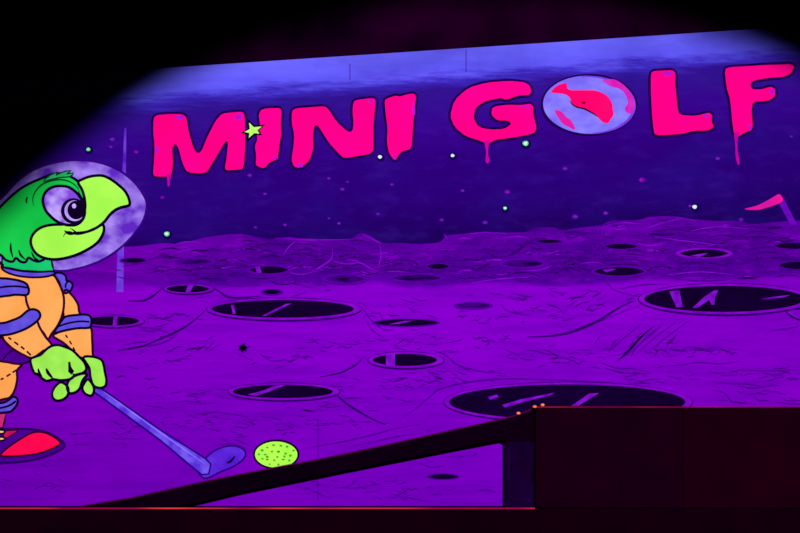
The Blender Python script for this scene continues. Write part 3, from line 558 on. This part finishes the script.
# golf club held by the turtle, painted on the wall too
GC = empty('painted_golf_club', 225, 478); tag(GC, 'violet golf club reaching down right from the turtle\'s gloves to the ball', 'golf club')
CLB = paint('club_violet_paint', (112, 84, 232), (84, 44, 208), 12, (1, 1, 1), 3, .4, .6)
tp('club_head', [(204, 461), (210, 454), (218, 449), (228, 446), (238, 446.6), (244.6, 450.6), (245.4, 456), (240, 462.4), (231, 467.6), (221, 471.6), (211, 476.6), (204, 478), (199, 472)], paint('club_head_paint', (96, 44, 214), (78, 22, 196), 9), 0.0048, 1.8, paint('club_edge_paint', (44, 0, 116), (50, 0, 126), 9),
   [('s', [(227, 463), (231, 461), (235, 456)], 2.6, INK, 1)], parent=GC)
tp('club_shaft', [(97, 386), (103, 389.6), (160, 429.5), (205, 458), (211, 464), (209, 474), (202, 474.6), (190, 465), (160, 439.8), (94, 391.6)], CLB, 0.0060, 1.9, paint('club_dark_edge_paint', (38, 0, 120), (44, 4, 130), 9),
   [('s', [(104, 391.6), (160, 432), (204, 463)], 1.6, paint('club_light_paint', (150, 120, 244), (120, 90, 236), 12), 1)], parent=GC, smooth=False)

# golf ball
q = Paint(); q.fill(ell(276.3, 454.3, 23.2, 15), INK, 0.0048); q.fill(ell(276.3, 454.5, 21.2, 13), paint('lime_ball_paint', (176, 248, 80), (158, 238, 70), 10), 0.0056)
DMP = paint('ball_dimple_paint', (60, 150, 40), (90, 170, 40), 30); rb = random.Random(5)
for x, y in [(262, 450), (267, 447), (273, 445), (281, 446), (288, 447), (265, 455), (272, 452), (279, 452), (286, 453), (291, 455), (262, 459), (268, 460), (275, 460), (277, 457), (283, 460), (289, 460), (270, 464), (279, 464), (293, 450), (259, 454), (284, 456), (268, 457)]:
    q.fill(ell(x + rb.uniform(-.8, .8), y + rb.uniform(-.6, .6), 1.1 + rb.random() * .7, .8 + rb.random() * .4, 10), DMP, 0.0063)
tag(q.build('painted_golf_ball'), 'lime green dimpled golf ball painted just above the dark ramp beam', 'golf ball')

# ------------------------------------------------------------------ course structure in front of the wall
RED_RIMLIGHT = paint('red_rim_light_tint', (232, 60, 56), (140, 6, 62), 0.9, (1, 0, 0), 2, .45, .6)  # red rim light on the ledge, put into the colour and varied by noise
DULL_RIMLIGHT = paint('dull_red_rim_light_tint', (132, 24, 40), (84, 0, 46), 2, (1, 0, 0), 2)  # weaker red rim light for the box top, put into the colour
RAMPM = paint('black_beam_paint', (13, 0, 15), (9, 0, 12), 5)
dL = 0.19
zl = at(0, 508, dL)[1]
LG = bpy.data.objects.new('course_ledge', None); COL.objects.link(LG); LG.location = (0, -dL / 2, 0)
tag(LG, 'long low dark ledge running along the foot of the mural, with red rim light painted along its edge', 'ledge')
prism('ledge_body', rect(-4.1, 0.0, 4.1, zl), -dL, -0.01, paint('ledge_black_paint', (18, 0, 11), (12, 0, 10), 4), LG, 0.004)
prism('painted_rim_light', rect(-4.1, zl - 0.006, at(535, 508, dL + .004)[0], zl + 0.003), -dL - 0.006, -dL - 0.0005, RED_RIMLIGHT, LG)['label'] = 'thin strip of painted red rim light'
# platform box
BX = bpy.data.objects.new('platform_box', None); COL.objects.link(BX)
dB = dL + 0.03
x0, zt = at(536, 407, dB)
BX.location = ((x0 + 4.1) / 2, -dB / 2, zl)
tag(BX, 'large dark maroon platform box at the lower right, hiding the bottom of the mural', 'platform')
xm = at(683, 407, dB)[0]
for a, b_, m in ((x0, xm - .002, paint('box_panel_a', (23, 0, 15), (18, 0, 14), 5)), (xm + .002, 4.1, paint('box_panel_b', (27, 0, 14), (22, 0, 12), 4))):
    prism('front_panel', rect(a, zl + 0.004, b_, zt - 0.012), -dB, -dB + 0.02, m, BX, 0.002)
prism('top_board', rect(x0, zt - 0.012, 4.1, zt), -dB - .002, -0.012, BLACKV, BX)
prism('side_panel', rect(x0 + .001, zl + .004, x0 + 0.02, zt - .013), -dB + 0.021, -0.012, BLACKV, BX)
prism('painted_rim_light', rect(x0, zt - 0.004, 4.1, zt + 0.003), -dB - 0.006, -dB - 0.0025, DULL_RIMLIGHT, BX)['label'] = 'thin strip of painted dull red rim light'
# post at the head of the ramp
dP = 0.15
xa = at(505, 480, dP)[0]
PS = prism('corner_post', rect(xa, zl + 0.001, x0 - 0.002, at(0, 441.6, dP)[1]), -dP, -0.008, paint('post_paint', (23, 0, 44), (14, 0, 30), 6), None, 0.006)
tag(PS, 'short dark violet post under the upper end of the ramp beam, left of the box', 'post')
# sloping ramp beam
dR = 0.14
top = [(80, 508.4), (130, 498), (200, 482.3), (260, 470.2), (320, 459), (370, 448.4), (420, 437.2), (470, 426), (505, 418.2), (520, 414.2), (531, 409.4), (537, 407.2)]
bot = [(537, 441.4), (504, 441.2), (501, 439.6), (450, 449.4), (400, 459.4), (350, 469.4), (300, 479.6), (240, 492), (200, 501.6), (172, 508.4)]
RP = bpy.data.objects.new('ramp', None); COL.objects.link(RP); RP.location = (at(300, 0, dR)[0], -dR / 2, zl)
tag(RP, 'dark sloping ramp beam rising from the ledge up to the box top', 'ramp')
P = [at(a, b_, dR) for a, b_ in top + bot]
P = [(min(x, x0 - .004), max(z, zl + .003)) for x, z in P]
prism('ramp_deck', P, -dR, -0.012, RAMPM, RP)
ep = [at(a, b_, dR + .003) for a, b_ in top]; ep = [(min(x, x0 - .003), max(z, zl + .0075)) for x, z in ep]
prism('painted_rim_light', [(x, z + .0035) for x, z in ep] + [(x, z - .004) for x, z in ep[::-1]], -dR - .004, -dR - .0008, paint('dark_red_rim_light_tint', (88, 0, 70), (66, 0, 60), 6), RP)['label'] = 'thin strip of painted dark red rim light'  # faint red rim light along the beam, given as a coloured strip
# screw heads catching the light at the ramp's top
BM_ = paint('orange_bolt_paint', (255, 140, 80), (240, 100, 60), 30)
for i, (a, b_, lab) in enumerate(((518.5, 413.2, 'lowest of the three small orange bolt heads at the ramp\'s upper end'), (534.8, 406.6, 'middle one of the three small orange bolt heads beside the box corner'), (542.6, 404.9, 'topmost orange bolt head, standing on the box corner'))):
    dd = dR + .012 if i == 0 else dB + .004 - (0.0 if i else 0)
    x, z = at(a, b_, dd); me = bpy.data.meshes.new('bolt_head'); bm = bmesh.new()
    bmesh.ops.create_uvsphere(bm, u_segments=14, v_segments=8, radius=0.0105)
    bmesh.ops.scale(bm, vec=(1.15, .7, .8), verts=bm.verts); bmesh.ops.create_cone(bm, cap_ends=True, segments=12, radius1=.006, radius2=.006, depth=.012)
    bm.to_mesh(me); bm.free(); me.materials.append(BM_)
    o = bpy.data.objects.new('bolt_head', me); COL.objects.link(o); o.location = (x, -dd, z); tag(o, lab, 'bolt', 'bolt heads at the top of the ramp')
